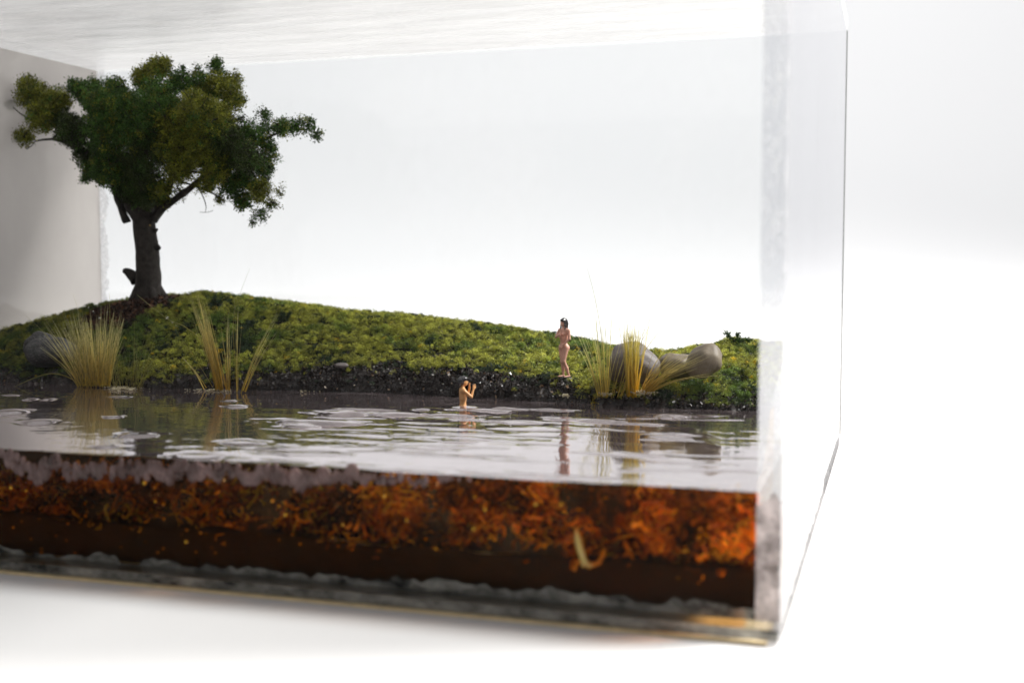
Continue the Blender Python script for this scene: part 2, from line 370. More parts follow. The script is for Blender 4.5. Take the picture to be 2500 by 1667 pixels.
for nm, a, b in (('far_edge', (XR+T+0.002, YB+T-0.09, ZB+0.4), (XR+T+0.03, YB+T-0.01, ZC)),):
    part('panel_edge', box_mesh('panel_edge', a, b, 'edge', 0), label='thin grey line of the far right edge')
def rf(u, v):   # greyish cement along the whole foot of the right side
    y = YF-T+0.1+u*(YB-YF+0.6); z = ZB+0.08+v*(0.30+0.10*fbm(y*1.5, 4)); x = XR+T+0.004+0*y
    return np.stack([x, y, z], -1)
seam_strip('glue_seam', rf, 240, 6, 'seam_foot', 'pale grey glue line along the foot of the right side')
part('panel_edge', box_mesh('panel_edge', (XR+T-0.03, YF-T-0.006, ZB+0.1), (XR+T+0.006, YF-T+0.03, ZC), 'seam_clear', 0), label='pale near right edge of the case')
# sealant bead behind the front glass, ragged upper edge
u, v = np.meshgrid(np.linspace(-21.5, XR-0.01, 600), np.linspace(0, 1, 12), indexing='ij')
top = ZB+0.44+0.10*smooth(-14, -8, u)+0.16*fbm(u*1.1, 0, s=8)+0.08*noise(u*5, 2)
z = (ZB+0.306)+v*np.maximum(top-ZB-0.306, 0.01)
part('sealant_bead', mesh('sealant_bead', np.stack([u, YF+0.02+0.03*np.abs(fbm(u*4, z*4, s=9)), z], -1), grid_faces(600, 12), 'sealant'), label='mottled grey sealant along the foot of the front glass')
u, v = np.meshgrid(np.linspace(-21.5, XR+T-0.03, 400), np.linspace(0, 1, 8), indexing='ij')
z = ZB+0.09+v*0.205
part('base_edge', mesh('base_edge', np.stack([u, YF-T+0.05+0*u, z], -1), grid_faces(400, 8), 'sealant'), label='mottled grey smear inside the base panel edge')

# ---------------------------------------------------------------- ground: lake bed, bank and hill
SX = [-37, -31.7, -24.5, -20, -15.6, -11.8, -8, -6.8, -3.8, -2]; SY = [36.8, 36.8, 36.6, 37.2, 37.5, 37.1, 36.35, 36.15, 36.5, 36.7]
CX = [-37.5, -33.2, -31, -29.1, -27.2, -25.4, -21.5, -18, -14.6, -11.4, -9.8, -8.0, -6.5, -5.6, -4.6, -2]
CZ = [1.1, 2.22, 2.65, 2.88, 2.97, 2.78, 2.32, 2.12, 1.78, 1.33, 1.0, 0.92, 1.15, 1.45, 1.40, 1.35]
BX = [-37, -27, -22, -19, -14, -11.5, -10, -8, -2]; BZ = [0.40, 0.40, 0.55, 0.76, 0.80, 0.66, 0.46, 0.38, 0.3]
def shoreY(x): return np.interp(x, SX, SY)+0.14+0.16*noise(x*0.9, 3)+0.08*noise(x*3, 5)
def bank_dy(x, y, z):
    s = y-shoreY(x); return -(0.16*fbm(x*3.2, z*4.0, s=26, o=4)+0.05*noise(x*16, z*16, s=27))*smooth(-0.15, 0.05, s)*smooth(1.6, 0.9, s)
def ground_z(x, y, detail=True):
    s = y-shoreY(x); b = np.interp(x, BX, BZ); c = np.interp(x, CX, CZ)
    up = 0.02+b*np.clip(s/0.55, 0, 1)**0.55
    t = np.clip((s-0.5)/(43.5-shoreY(x)-0.5), 0, 1)
    up = up+(c-b)*np.sin(t*np.pi/2)**1.15-0.05*np.clip(y-43.5, 0, 9)**1.5
    dn = np.maximum(-1.5, -0.02-0.9*np.abs(s)**0.7)
    z = np.where(s > 0, up, dn)
    z = z+np.clip(0.66-z, 0, 1)*smooth(0.62, 0.22, np.hypot(x+10.17, y-37.62))*(z > -0.3)
    if detail:
        z = z+0.05*fbm(x*1.5, y*1.5, s=21)+np.where(s > -0.1, 0.10, 0.03)*fbm(x*5, y*5, s=22)*np.clip(1-(s-1.5)/2, 0.3, 1)
        z = z+np.where((s > -0.1) & (s < 1.5), 0.09, 0.0)*fbm(x*9, y*9, s=24, o=3)
    return z
gx = np.linspace(XL+0.01, XR-0.012, 900); gy = np.concatenate([np.linspace(YF+0.12, 35.8, 90), np.linspace(35.85, 38.9, 110), np.linspace(39, YB-0.02, 90)])
X, Y = np.meshgrid(gx, gy, indexing='ij')
GZ = ground_z(X, Y); obj('ground', mesh('ground', np.stack([X, Y+bank_dy(X, Y, GZ), GZ], -1), grid_faces(len(gx), len(gy)), 'mud'), label='dark wet mud lake bed, steep shining bank and low hill', kind='structure')
# soil section seen through the front glass
u, v = np.meshgrid(np.linspace(-21.5, XR-0.02, 500), np.linspace(0, 1, 24), indexing='ij')
z = (ZB+0.32)+v*(-1.5-(ZB+0.32)+0.16*fbm(u*1.3, 1, s=31)); yy = YF+0.22+0.05*fbm(u*2, z*3, s=32)
obj('soil_section', mesh('soil_section', np.stack([u, yy, z], -1), grid_faces(500, 24), 'soil_front'), label='dark brown packed soil layer at the bottom of the glass', kind='structure')

# ---------------------------------------------------------------- water
BATH = PZ(1130, 992, 0)
hx = np.concatenate([np.linspace(XL+0.005, -22, 260), np.linspace(-21.95, XR-0.005, 560)]); hy = np.linspace(YF+0.14, 38.0, 420)
X, Y = np.meshgrid(hx, hy, indexing='ij')
H = 0.0055*fbm(X*0.32+0.4*noise(X, Y), Y*2.4, s=40, o=3)*smooth(-23, -17, X)*(0.25+0.75*smooth(27, 31, Y))+0.006*fbm(X*0.55, Y*0.8, s=41, o=3)+0.0022*fbm(X*1.8, Y*2.4, s=42, o=2)
rr = np.hypot(X-BATH[0], (Y-BATH[1]))+0.15*noise(X*1.5, Y*1.5, s=43)
H += 0.0012*fbm(X*4, Y*6, s=44, o=2)
H += 0.035*np.exp(-(rr/0.30)**2)
H += 0.020*np.exp(-rr/2.6)*np.cos(rr*5.0)*smooth(0.15, 0.5, rr)
def blister(px, py, rx, ry, h):
    global H
    c = PZ(px, py, 0); a = PZ(px+rx, py, 0); rx_ = abs(a[0]-c[0])*1.05; ry_ = ry
    wob = 1+(0.18 if px < 650 else 0.10)*noise(np.arctan2(Y-c[1], X-c[0])*1.5+px, px*0.37)+(0.0 if px < 650 else 0.30)*noise(X*1.6+px, Y*4.0, s=48)
    d = np.hypot((X-c[0])/rx_, (Y-c[1])/ry_)*wob
    H += h*np.where(d < 1, np.sqrt(np.clip(1-d**2, 0, 1)), 0)-0.25*h*np.exp(-((d-1.1)/0.25)**2)
for b in [(20, 1006, 40, 0.55, 0.10), (95, 1030, 38, 0.5, 0.09), (75, 975, 16, 0.3, 0.05), (120, 975, 15, 0.3, 0.05), (335, 1062, 48, 0.4, 0.07), (275, 1018, 26, 0.28, 0.05), (575, 992, 30, 0.35, 0.08), (560, 978, 20, 0.3, 0.05), (260, 1090, 30, 0.25, 0.05), (30, 965, 22, 0.2, 0.04), (300, 968, 34, 0.3, 0.05),
          (840, 1010, 62, 0.45, 0.11), (770, 1030, 110, 0.5, 0.09), (740, 1040, 60, 0.3, 0.06), (970, 1012, 75, 0.30, 0.07), (1100, 1015, 70, 0.28, 0.06), (895, 1000, 70, 0.14, 0.045), (1640, 1016, 48, 0.42, 0.09), (1560, 1035, 60, 0.2, 0.05), (1480, 1030, 60, 0.2, 0.05), (1345, 1000, 48, 0.2, 0.05), (1245, 998, 55, 0.2, 0.05), (1030, 1000, 20, 0.2, 0.04), (1200, 972, 20, 0.2, 0.05), (1160, 1001, 85, 0.22, 0.05), (1370, 1022, 55, 0.25, 0.04), (1250, 1030, 90, 0.25, 0.035), (480, 1115, 70, 0.5, 0.04), (590, 1080, 60, 0.4, 0.03)]:
    blister(*b)
for k in range(44):     # long cast ripples in the resin
    px, py = rng.uniform(650, 1820), rng.uniform(1045, 1175); c = PZ(px, py, 0); L, W = rng.uniform(0.5, 1.5), rng.uniform(0.05, 0.14)
    sl = rng.uniform(-0.25, 0.15); H += rng.uniform(-0.02, 0.026)*np.exp(-((X-c[0])/L)**4-((Y-c[1]-sl*(X-c[0])-0.1*np.sin((X-c[0])*2))/W)**2)
for k in range(20):     # thicker resin lobes
    px, py = rng.uniform(700, 1820), rng.uniform(1000, 1110); c = PZ(px, py, 0); L, W = rng.uniform(0.5, 1.3), rng.uniform(0.14, 0.30)
    d = np.hypot((X-c[0])/L, (Y-c[1]+0.12*np.sin((X-c[0])*2.2+px))/W)*(1+0.22*noise(X*1.8+k, Y*2.5, s=49)); H += rng.uniform(0.018, 0.038)*np.where(d < 1, np.sqrt(np.clip(1-d**2, 0, 1)), 0)
H += 0.05*smooth(0.35, 0.0, shoreY(X)-Y)*(0.4+0.6*np.abs(noise(X*3, Y*3, s=45)))
H += 0.05*np.exp(-(Y-YF-0.14)/0.12)*(1+0.3*noise(X*1.2, 0, s=46))
top = np.stack([X, Y, H], -1); n1, n2 = len(hx), len(hy)
def side(line, zb):
    bot = line.copy(); bot[:, 2] = zb; return np.stack([line, bot], 1).reshape(-1, 3), grid_faces(len(line), 2)
Vs, Fs, Ms = [top.reshape(-1, 3)], [grid_faces(n1, n2)], [np.zeros((n1-1)*(n2-1), int)]; off = n1*n2
for line in (top[:, 0], top[-1, :]):
    a, f = side(line, ZB+0.31); Vs.append(a); Fs.append(f+off); off += len(a); Ms.append(np.ones(len(f), int))
obj('water', mesh('water', np.concatenate(Vs), np.concatenate(Fs), ['water_top', 'water_side'], mi=np.concatenate(Ms)), label='still brown resin lake with cast ripples and blisters, amber through the glass', kind='structure')

# submerged fibres behind the front glass
N = 9500; paths, rad, cl = [], [], []
pal = np.array([(0.62, 0.24, 0.045), (0.38, 0.13, 0.03), (0.15, 0.055, 0.018), (0.04, 0.018, 0.008), (0.90, 0.48, 0.06), (0.98, 0.78, 0.12), (0.45, 0.48, 0.06)])
for i in range(N):
    x = rng.uniform(-21, XR-0.1); y = YF+0.2+rng.exponential(0.4); zz = rng.uniform(-1.52, -0.1) if rng.random() < 0.93 else rng.uniform(-1.75, -1.35)
    right = smooth(-12, -4, x)
    if (zz > -0.42 and x < -10.5) or noise(x*1.7, zz*2.6, s=57) < -0.32: continue
    y += 0.18*(1+noise(x*1.7, zz*2.6, s=58))*(rng.random() < 0.8)
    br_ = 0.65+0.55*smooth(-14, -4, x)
    st = rng.normal(size=3)*np.array([1, 0.6, 0.7]); p = [np.array([x, min(y, 25.5), zz])]
    LS = rng.choice([0.03, 0.055, 0.08])
    for k in range(8):
        st = st+rng.normal(size=3)*0.75; st /= np.linalg.norm(st)+1e-6; p.append(p[-1]+st*LS)
    p = np.array(p); p[:, 1] = np.maximum(p[:, 1], YF+0.16); p[:, 2] = np.clip(p[:, 2], -1.85, -0.05); p[:, 0] = np.minimum(p[:, 0], XR-0.04)
    g = 1.5*noise(x*1.3, zz*2.0, s=51)+rng.normal()*0.4+0.15*right
    k = 3 if g < -0.35 else 2 if g < -0.05 else 1 if g < 0.25 else 0 if g < 0.6 else 4 if g < 0.95 else 5
    if zz < -1.22 and rng.random() < 0.3: k = rng.choice([4, 5, 0])
    if noise(x*0.9, zz*1.5, s=52) > 0.55 and rng.random() < 0.35: k = 6
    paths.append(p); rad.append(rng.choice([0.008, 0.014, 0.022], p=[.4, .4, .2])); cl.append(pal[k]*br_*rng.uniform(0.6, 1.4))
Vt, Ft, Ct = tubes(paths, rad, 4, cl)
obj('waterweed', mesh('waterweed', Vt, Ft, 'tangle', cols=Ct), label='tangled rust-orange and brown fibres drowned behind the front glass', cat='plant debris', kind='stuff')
n = 30000; x = rng.uniform(-21.3, XR-0.05, n); y = YF+0.25+rng.exponential(0.5, n); zz = -1.52+rng.beta(0.9, 1.1, n)*1.4
g = noise(x*1.6, zz*2.5, s=53)*1.3-0.15+rng.normal(size=n)*0.3
ci = np.select([g < -0.4, g < 0.0, g < 0.35, g < 0.75], [3, 2, 1, 0], 4)
kp = (noise(x*1.7, zz*2.6, s=57) > -0.25) & ~((zz > -0.40) & (x < -10.5)); x, y, zz, ci = x[kp], y[kp], zz[kp], ci[kp]
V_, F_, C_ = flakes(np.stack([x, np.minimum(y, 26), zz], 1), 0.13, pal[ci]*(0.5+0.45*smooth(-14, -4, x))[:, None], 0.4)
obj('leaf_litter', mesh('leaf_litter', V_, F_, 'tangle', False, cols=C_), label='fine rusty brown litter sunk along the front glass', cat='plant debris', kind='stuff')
# pale curled weed frond near the right front
c = PY(1420, 1345, YF+0.19); sx = 1/124.0
fr = [[(-14, -58), (-10, -35), (-4, -8), (4, 16), (6, 40)], [(4, 16), (20, 36), (44, 26), (58, -2), (52, -26)], [(2, 20), (-14, 34), (-20, 52)]]
paths = [np.array([c+np.array([a*sx, 0.02*math.sin(i), -b*sx]) for i, (a, b) in enumerate(f)]) for f in fr]
Vt, Ft, Ct = tubes(paths, [np.array([0.05, 0.09, 0.10, 0.09, 0.04]), np.array([0.08, 0.08, 0.06, 0.045, 0.03]), 0.04], 8, [np.array((0.62, 0.44, 0.09))]*3)
obj('curled_frond', mesh('curled_frond', Vt, Ft, 'tangle', cols=Ct, smooth_=True), label='pale yellow curled frond sunk behind the glass, right of the middle', cat='frond', origin=c)
# gold flecks
def ico(sub=1):
    import bmesh
    bm = bmesh.new(); bmesh.ops.create_icosphere(bm, subdivisions=sub, radius=1); V = np.array([v.co[:] for v in bm.verts]); Fc = np.array([[v.index for v in f.verts] for f in bm.faces]); bm.free(); return V, Fc
IV, IF = ico(2); JV, JF = ico(1)
def balls(P, R, mat, name, V0=JV, F0=JF, squash=None, **kw):
    P = np.asarray(P); R = np.asarray(R).reshape(-1, 1, 1)*np.ones((1, 1, 3))
    if squash is not None: R = R*np.asarray(squash).reshape(-1, 1, 3)
    V = (P[:, None]+V0[None]*R).reshape(-1, 3); Fc = (F0[None]+np.arange(len(P))[:, None, None]*len(V0)).reshape(-1, 3)
    return obj(name, mesh(name, V, Fc, mat), **kw)
gp = [(975, 1160), (940, 1210), (665, 1222), (682, 1235), (698, 1256), (378, 1190), (353, 1178), (288, 1159), (838, 1280), (1185, 1243), (1183, 1275), (1157, 1290), (1308, 1230), (994, 1269), (1065, 1338), (812, 1312), (553, 1281), (490, 1300), (380, 1223), (65, 1197), (95, 1160), (1278, 1202), (1160, 1213), (1710, 1290), (1510, 1295), (455, 1322), (20, 1140), (28, 1190), (205, 1158), (750, 1180), (1370, 1230), (1640, 1200)]
P = [PY(a, b, YF+0.17) for a, b in gp]+[PY(rng.uniform(0, 1850), 1180+rng.uniform(0, 170), YF+0.17) for _ in range(170)]
P = [p for p in P if p[0] < XR-0.1]
R = np.concatenate([rng.uniform(0.032, 0.055, min(len(gp), len(P))), rng.uniform(0.012, 0.032, max(0, len(P)-len(gp)))])[:len(P)]
balls(P, R, 'gold', 'gold_flecks', label='bright gold bubbles glinting in the amber water behind the glass', cat='bubbles', kind='stuff')
# lumpy mauve resin hanging below the water line at the left
P, R, Sq = [], [], []
for k in range(420):
    px = rng.uniform(-10, 1150)**1.0; fade = min(1, (1160-px)/500); d = max(0, rng.normal(0.12, 0.05)+0.14*noise(px/34.0, 0, s=59)+0.08*noise(px/90.0, 3, s=60))*fade
    if px > 800 and rng.random() > fade+0.15: continue
    r = rng.uniform(0.05, 0.13)*(0.5+0.5*fade)
    p = PY(px, 1110, YF+0.10); P.append((p[0], YF+0.085+rng.uniform(0, 0.04), 0.0-d*1.6-r*0.3)); R.append(r); Sq.append((rng.uniform(0.6, 1.2), min(0.5, 0.075/r), rng.uniform(0.8, 1.7)))
for px, py, r in [(720, 1165, 0.2), (300, 1155, 0.14), (240, 1145, 0.13), (470, 1160, 0.16), (110, 1130, 0.15), (790, 1160, 0.19), (860, 1150, 0.17)]:
    P.append(PY(px, py, YF+0.08)); R.append(r); Sq.append((1, 0.35, 1.1))
balls(P, R, 'drip', 'resin_drips', IV, IF, Sq, label='lumpy mauve resin drips hanging under the water line at the left', cat='resin', kind='stuff')

# ---------------------------------------------------------------- moss
def mossD(x, y): return 0.10*fbm(x*0.9, y*0.9, s=60, o=2)+0.30*(1-np.abs(fbm(x*2.4, y*2.4, s=61, o=2))*1.6)+0.17*(1-np.abs(noise(x*6.0, y*6.0, s=62))*1.6)-0.16
TREE = PY(360, 722, 43); TREE[2] = ground_z(TREE[0], TREE[1])
n = 52000
x = rng.uniform(XL+0.05, XR-0.05, n); y = 36.3+rng.power(1.0, n)*10.6
s = y-shoreY(x)
edge = np.interp(x, [-37, -26, -22.5, -21, -13, -11, -9, -2], [0.2, 0.2, 0.3, 0.55, 0.6, 0.45, 0.25, 0.2])+0.28*noise(x*1.4, 9, s=63)+0.12*noise(x*4, 2, s=64)
dt = np.hypot((x-TREE[0])/1.5, (y-TREE[1]+0.9)/1.6)+0.25*noise(x*1.5, y*1.5, s=65)
dens = (s > edge) & (dt > 1.35)
dens |= (s > 0.1) & (s <= edge) & (rng.random(n) < np.interp(x, [-24, -12, -9, -3], [0.05, 0.05, 0.4, 0.55]))*(dt > 1.3)
x, y, s, edge = x[dens], y[dens], s[dens], edge[dens]; n = len(x)
gz = ground_z(x, y)+mossD(x, y)*np.clip((s-edge)*1.5+0.4, 0.2, 1)
pn = fbm(x*0.45, y*0.7, s=66, o=3); pn2 = noise(x*2.2, y*2.2, s=67)
olive = np.array((0.45, 0.455, 0.078)); green = np.array((0.13, 0.21, 0.035)); dark = np.array((0.03, 0.055, 0.022)); yel = np.array((0.75, 0.52, 0.02))
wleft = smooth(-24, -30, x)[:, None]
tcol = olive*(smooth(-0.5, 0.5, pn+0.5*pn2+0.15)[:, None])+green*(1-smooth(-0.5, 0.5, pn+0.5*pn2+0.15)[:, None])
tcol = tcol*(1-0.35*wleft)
dk = ((rng.random(n) < 0.10) | (noise(x*1.2, y*1.2, s=68) > 0.68) | ((s < edge+0.1) & (rng.random(n) < 0.5))); tcol[dk] = dark
yl = (rng.random(n) < 0.008) | ((noise(x*0.8, y*1.3, s=69) > 0.6) & (rng.random(n) < 0.12) & (x > -13)); tcol[yl] = yel
tcol *= rng.uniform(0.45, 1.5, (n, 1))*(1+0.35*noise(x*5, y*5, s=70))[:, None]
K = 46
u = rng.normal(size=(n, K, 3)); u /= np.linalg.norm(u, axis=2, keepdims=True); u[:, :, 2] = np.abs(u[:, :, 2])*1.1-0.15
rad = (rng.uniform(0.06, 0.15, (n, 1, 1))*rng.uniform(0.5, 1.1, (n, K, 1)))
pts = np.stack([x, y, gz], 1)[:, None]+u*rad
pts = pts.reshape(-1, 3); pc = np.repeat(tcol, K, axis=0)
hh = (u[:, :, 2].reshape(-1, 1)); pc = pc
ok = (pts[:, 0] > XL+0.01) & (pts[:, 0] < XR-0.01); pts, pc = pts[ok], pc[ok]
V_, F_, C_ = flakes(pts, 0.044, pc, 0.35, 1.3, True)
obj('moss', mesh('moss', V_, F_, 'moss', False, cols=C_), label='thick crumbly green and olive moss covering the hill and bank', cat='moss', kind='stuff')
# mud crumbs
n = 34000; x = rng.uniform(XL+0.1, XR-0.1, n); s = rng.uniform(-0.05, 1.25, n)**1.0; y = shoreY(x)+s; zz = ground_z(x, y)+0.02
y = y+bank_dy(x, y, zz)-rng.uniform(0, 0.07, n)
cc = np.where(rng.random((n, 1)) < 0.96, np.array([[0.024, 0.014, 0.009]]), np.where(rng.random((n, 1)) < 0.7, np.array([[0.30, 0.18, 0.09]]), np.array([[0.22, 0.21, 0.20]])))
V_, F_, C_ = flakes(np.stack([x, y, zz], 1), rng.choice([0.05, 0.08, 0.12], n, p=[.5, .35, .15]), cc)
obj('bank_crumbs', mesh('bank_crumbs', V_, F_, 'crumb', False, cols=C_), label='wet black crumbs and grit glistening on the steep bank', cat='grit', kind='stuff')
# mulch round the trunk
n = 2600; a = rng.uniform(0, 2*np.pi, n); r = np.sqrt(rng.random(n)); x = TREE[0]+r*np.cos(a)*2.3+0.2; y = TREE[1]-0.9+r*np.sin(a)*2.3
zz = ground_z(x, y, False)+rng.uniform(0.0, 0.16, n)*(1.2-r)+0.09
pal2 = np.array([(0.045, 0.022, 0.014), (0.09, 0.045, 0.028), (0.022, 0.014, 0.011), (0.16, 0.08, 0.045)])
V_, F_, C_ = flakes(np.stack([x, y, zz], 1), 0.24, pal2[rng.choice(4, n, p=[.4, .25, .25, .1])], 0.2, 0.9)
obj('bark_mulch', mesh('bark_mulch', V_, F_, 'chips', False, cols=C_), label='dark brown bark chips heaped round the foot of the tree', cat='mulch', kind='stuff')
# foam rafts
P, R = [], []
for (cx, cy, wx, wy, n) in [(305, 948, 45, 5, 240), (245, 938, 40, 4, 120), (520, 952, 50, 5, 260), (770, 951, 55, 4, 280), (1035, 956, 42, 4, 170), (1565, 962, 26, 4, 150), (1480, 965, 14, 3, 50), (1380, 968, 12, 3, 30)]:
    for k in range(n):
        p = PZ(cx+wx*rng.normal()*0.5, cy+wy*rng.normal()*0.7, 0) if cx < 1300 else PY(cx+wx*rng.normal()*0.5, cy+wy*rng.normal()*0.7, 36.5+rng.normal()*0.1)
        P.append((p[0], p[1], p[2]+0.035+rng.uniform(0, 0.02))); R.append(rng.uniform(0.012, 0.035))
balls(P, R, 'foam', 'foam', squash=np.tile((1.2, 1.2, 0.7), (len(P), 1)), label='pale bubbly foam rafts floating along the shore', cat='foam', kind='stuff')

# ---------------------------------------------------------------- rocks
def rock(px, py, Y, rx, ry, rz, mat, seed, label, tilt=0.0, kind='rock'):
    Vn, Fn = ico(4); c = PY(px, py, Y)
    k = 0.95+0.26*fbm(Vn[:, 0]*1.1+seed, Vn[:, 1]*1.1, Vn[:, 2]*1.1, s=seed, o=2)+0.03*fbm(Vn[:, 0]*6, Vn[:, 1]*6, Vn[:, 2]*6, s=seed+5, o=3)
    V = np.sign(Vn)*np.abs(Vn)**0.92*k[:, None]*np.array([rx, ry, rz])
    ca, sa = math.cos(tilt), math.sin(tilt); V = np.stack([V[:, 0]*ca-V[:, 2]*sa, V[:, 1], V[:, 0]*sa+V[:, 2]*ca], 1)
    cy_, sy_ = math.cos(YAW), math.sin(YAW); V = np.stack([V[:, 0]*cy_-V[:, 1]*sy_, V[:, 0]*sy_+V[:, 1]*cy_, V[:, 2]], 1)
    return obj(kind, mesh(kind, V+c, Fn, mat), label=label, cat='rock', origin=c)
rock(100, 845, 38.3, 0.62, 0.5, 0.52, 'rock_dark', 3, 'dark slate stone tucked behind the veined one at the far left', 0.3)
rock(126, 860, 37.55, 1.03, 0.75, 0.56, 'rock_dark', 11, 'dark grey veined stone left of the big straw grass clump', 0.08)
rock(1545, 892, 37.5, 0.86, 0.7, 0.70, 'rock_grey', 21, 'rounded purplish grey stone behind the dense yellow grass tuft', -0.2)
rock(1655, 892, 38.0, 0.62, 0.5, 0.42, 'rock_brown', 31, 'low flat stone leaning against the upright brown one', -0.1)
rock(1720, 883, 37.35, 0.60, 0.5, 0.56, 'rock_brown', 47, 'smooth upright brown stone at the right end of the bank', 0.55)
rock(835, 892, 37.85, 0.27, 0.2, 0.10, 'rock_grey', 51, 'small pale flat pebble at the lip of the muddy bank')
rock(1378, 925, 37.6, 0.26, 0.22, 0.10, 'mud', 55, 'dark wet clod under the standing figure')

# ---------------------------------------------------------------- tree
tree = empty('tree', TREE, 'miniature broad-crowned tree with dark bare trunk on top of the hill', 'tree')
def Z1(x, y, dY=0.0): return PY(x*0.4337, 100+y*0.4337, TREE[1]+dY)
def bez(pts, n=10):
    P = np.array(pts, float); t = np.linspace(0, len(P)-1, n); i = np.minimum(t.astype(int), len(P)-2); f = (t-i)[:, None]
    P0, P1, P2, P3 = P[np.maximum(i-1, 0)], P[i], P[i+1], P[np.minimum(i+2, len(P)-1)]
    return 0.5*((2*P1)+(-P0+P2)*f+(2*P0-5*P1+4*P2-P3)*f*f+(-P0+3*P1-3*P2+P3)*f**3)
sz = 0.0075
tr = bez([Z1(835, 1470), Z1(838, 1400), Z1(835, 1300), Z1(830, 1180), Z1(815, 1080), Z1(808, 1000), Z1(806, 930)], 40)
zt = np.linspace(0, 1, 40); trr = (68-5*zt*2+22*np.exp(-zt*14)+8*smooth(0.8, 1, zt))*sz
paths = [tr, bez([Z1(770, 1345), Z1(745, 1320), Z1(720, 1300), Z1(699, 1292)], 10), bez([Z1(870, 1160), Z1(892, 1165), Z1(902, 1168)], 6), bez([Z1(868, 1070), Z1(884, 1060)], 4)]
rads = [trr, np.linspace(0.30, 0.10, 10), np.linspace(0.2, 0.06, 6), np.linspace(0.12, 0.05, 4)]
a0 = rng.uniform(0, 6.28, 7)
for k in range(7):   # root flare
    a = a0[k]; b = Z1(835, 1400); paths.append(np.array([b+np.array((math.cos(a)*0.3, math.sin(a)*0.3, 0.1)), b+np.array((math.cos(a)*0.7, math.sin(a)*0.6, -0.45)), b+np.array((math.cos(a)*0.85, math.sin(a)*0.85, -0.95))])); rads.append(np.array([0.22, 0.15, 0.05]))
Vt, Ft, _ = tubes(paths, rads, 22)
d = 0.05*fbm(Vt[:, 0]*5, Vt[:, 1]*5, Vt[:, 2]*1.3, s=71)+0.03*np.abs(noise(Vt[:, 0]*9, Vt[:, 1]*9, Vt[:, 2]*3, s=72))
ctr = np.stack([np.interp(Vt[:, 2], tr[:, 2], tr[:, 0]), np.interp(Vt[:, 2], tr[:, 2], tr[:, 1])], 1)
dv = Vt[:, :2]-ctr; Vt[:, :2] += dv/(np.linalg.norm(dv, axis=1, keepdims=True)+1e-6)*d[:, None]
obj('trunk', mesh('trunk', Vt, Ft, 'bark'), parent=tree)
fork = Z1(806, 980)
for name, pts, r0, r1 in [('limb', [(790, 1010), (740, 930), (690, 830), (600, 700), (520, 560)], 0.30, 0.08), ('limb', [(715, 1020), (690, 960), (660, 880), (640, 800)], 0.17, 0.14), ('limb', [(815, 990), (800, 850), (790, 650), (800, 400)], 0.32, 0.08),
                          ('limb', [(850, 990), (900, 920), (960, 800), (1000, 600), (1060, 400)], 0.26, 0.06), ('limb', [(860, 1010), (930, 930), (1060, 840), (1200, 720), (1400, 600), (1600, 500)], 0.2, 0.03), ('limb', [(690, 830), (560, 690), (420, 600), (300, 555), (200, 565)], 0.13, 0.03)]:
    p = bez([Z1(a, b, 0.3*math.sin(a)) for a, b in pts], 18); Vt, Ft, _ = tubes([p], [np.linspace(r0, r1, 18)], 9)
    Vt += 0.03*np.stack([noise(Vt[:, 0]*5, Vt[:, 1]*5, Vt[:, 2]*5, s=q) for q in (1, 2, 3)], 1); obj(name, mesh(name, Vt, Ft, 'bark'), parent=tree)
balls([Z1(772, 1030, -0.42)], [0.07], 'cut', 'cut_mark', squash=[(0.8, 0.5, 2.2)], parent=tree, label='long pale scar in the bark at the fork')
balls([Z1(845, 1038, -0.4)], [0.04], 'cut', 'cut_mark', parent=tree, label='small pale scar in the bark at the fork')
G, O, D_ = 0, 1, 2
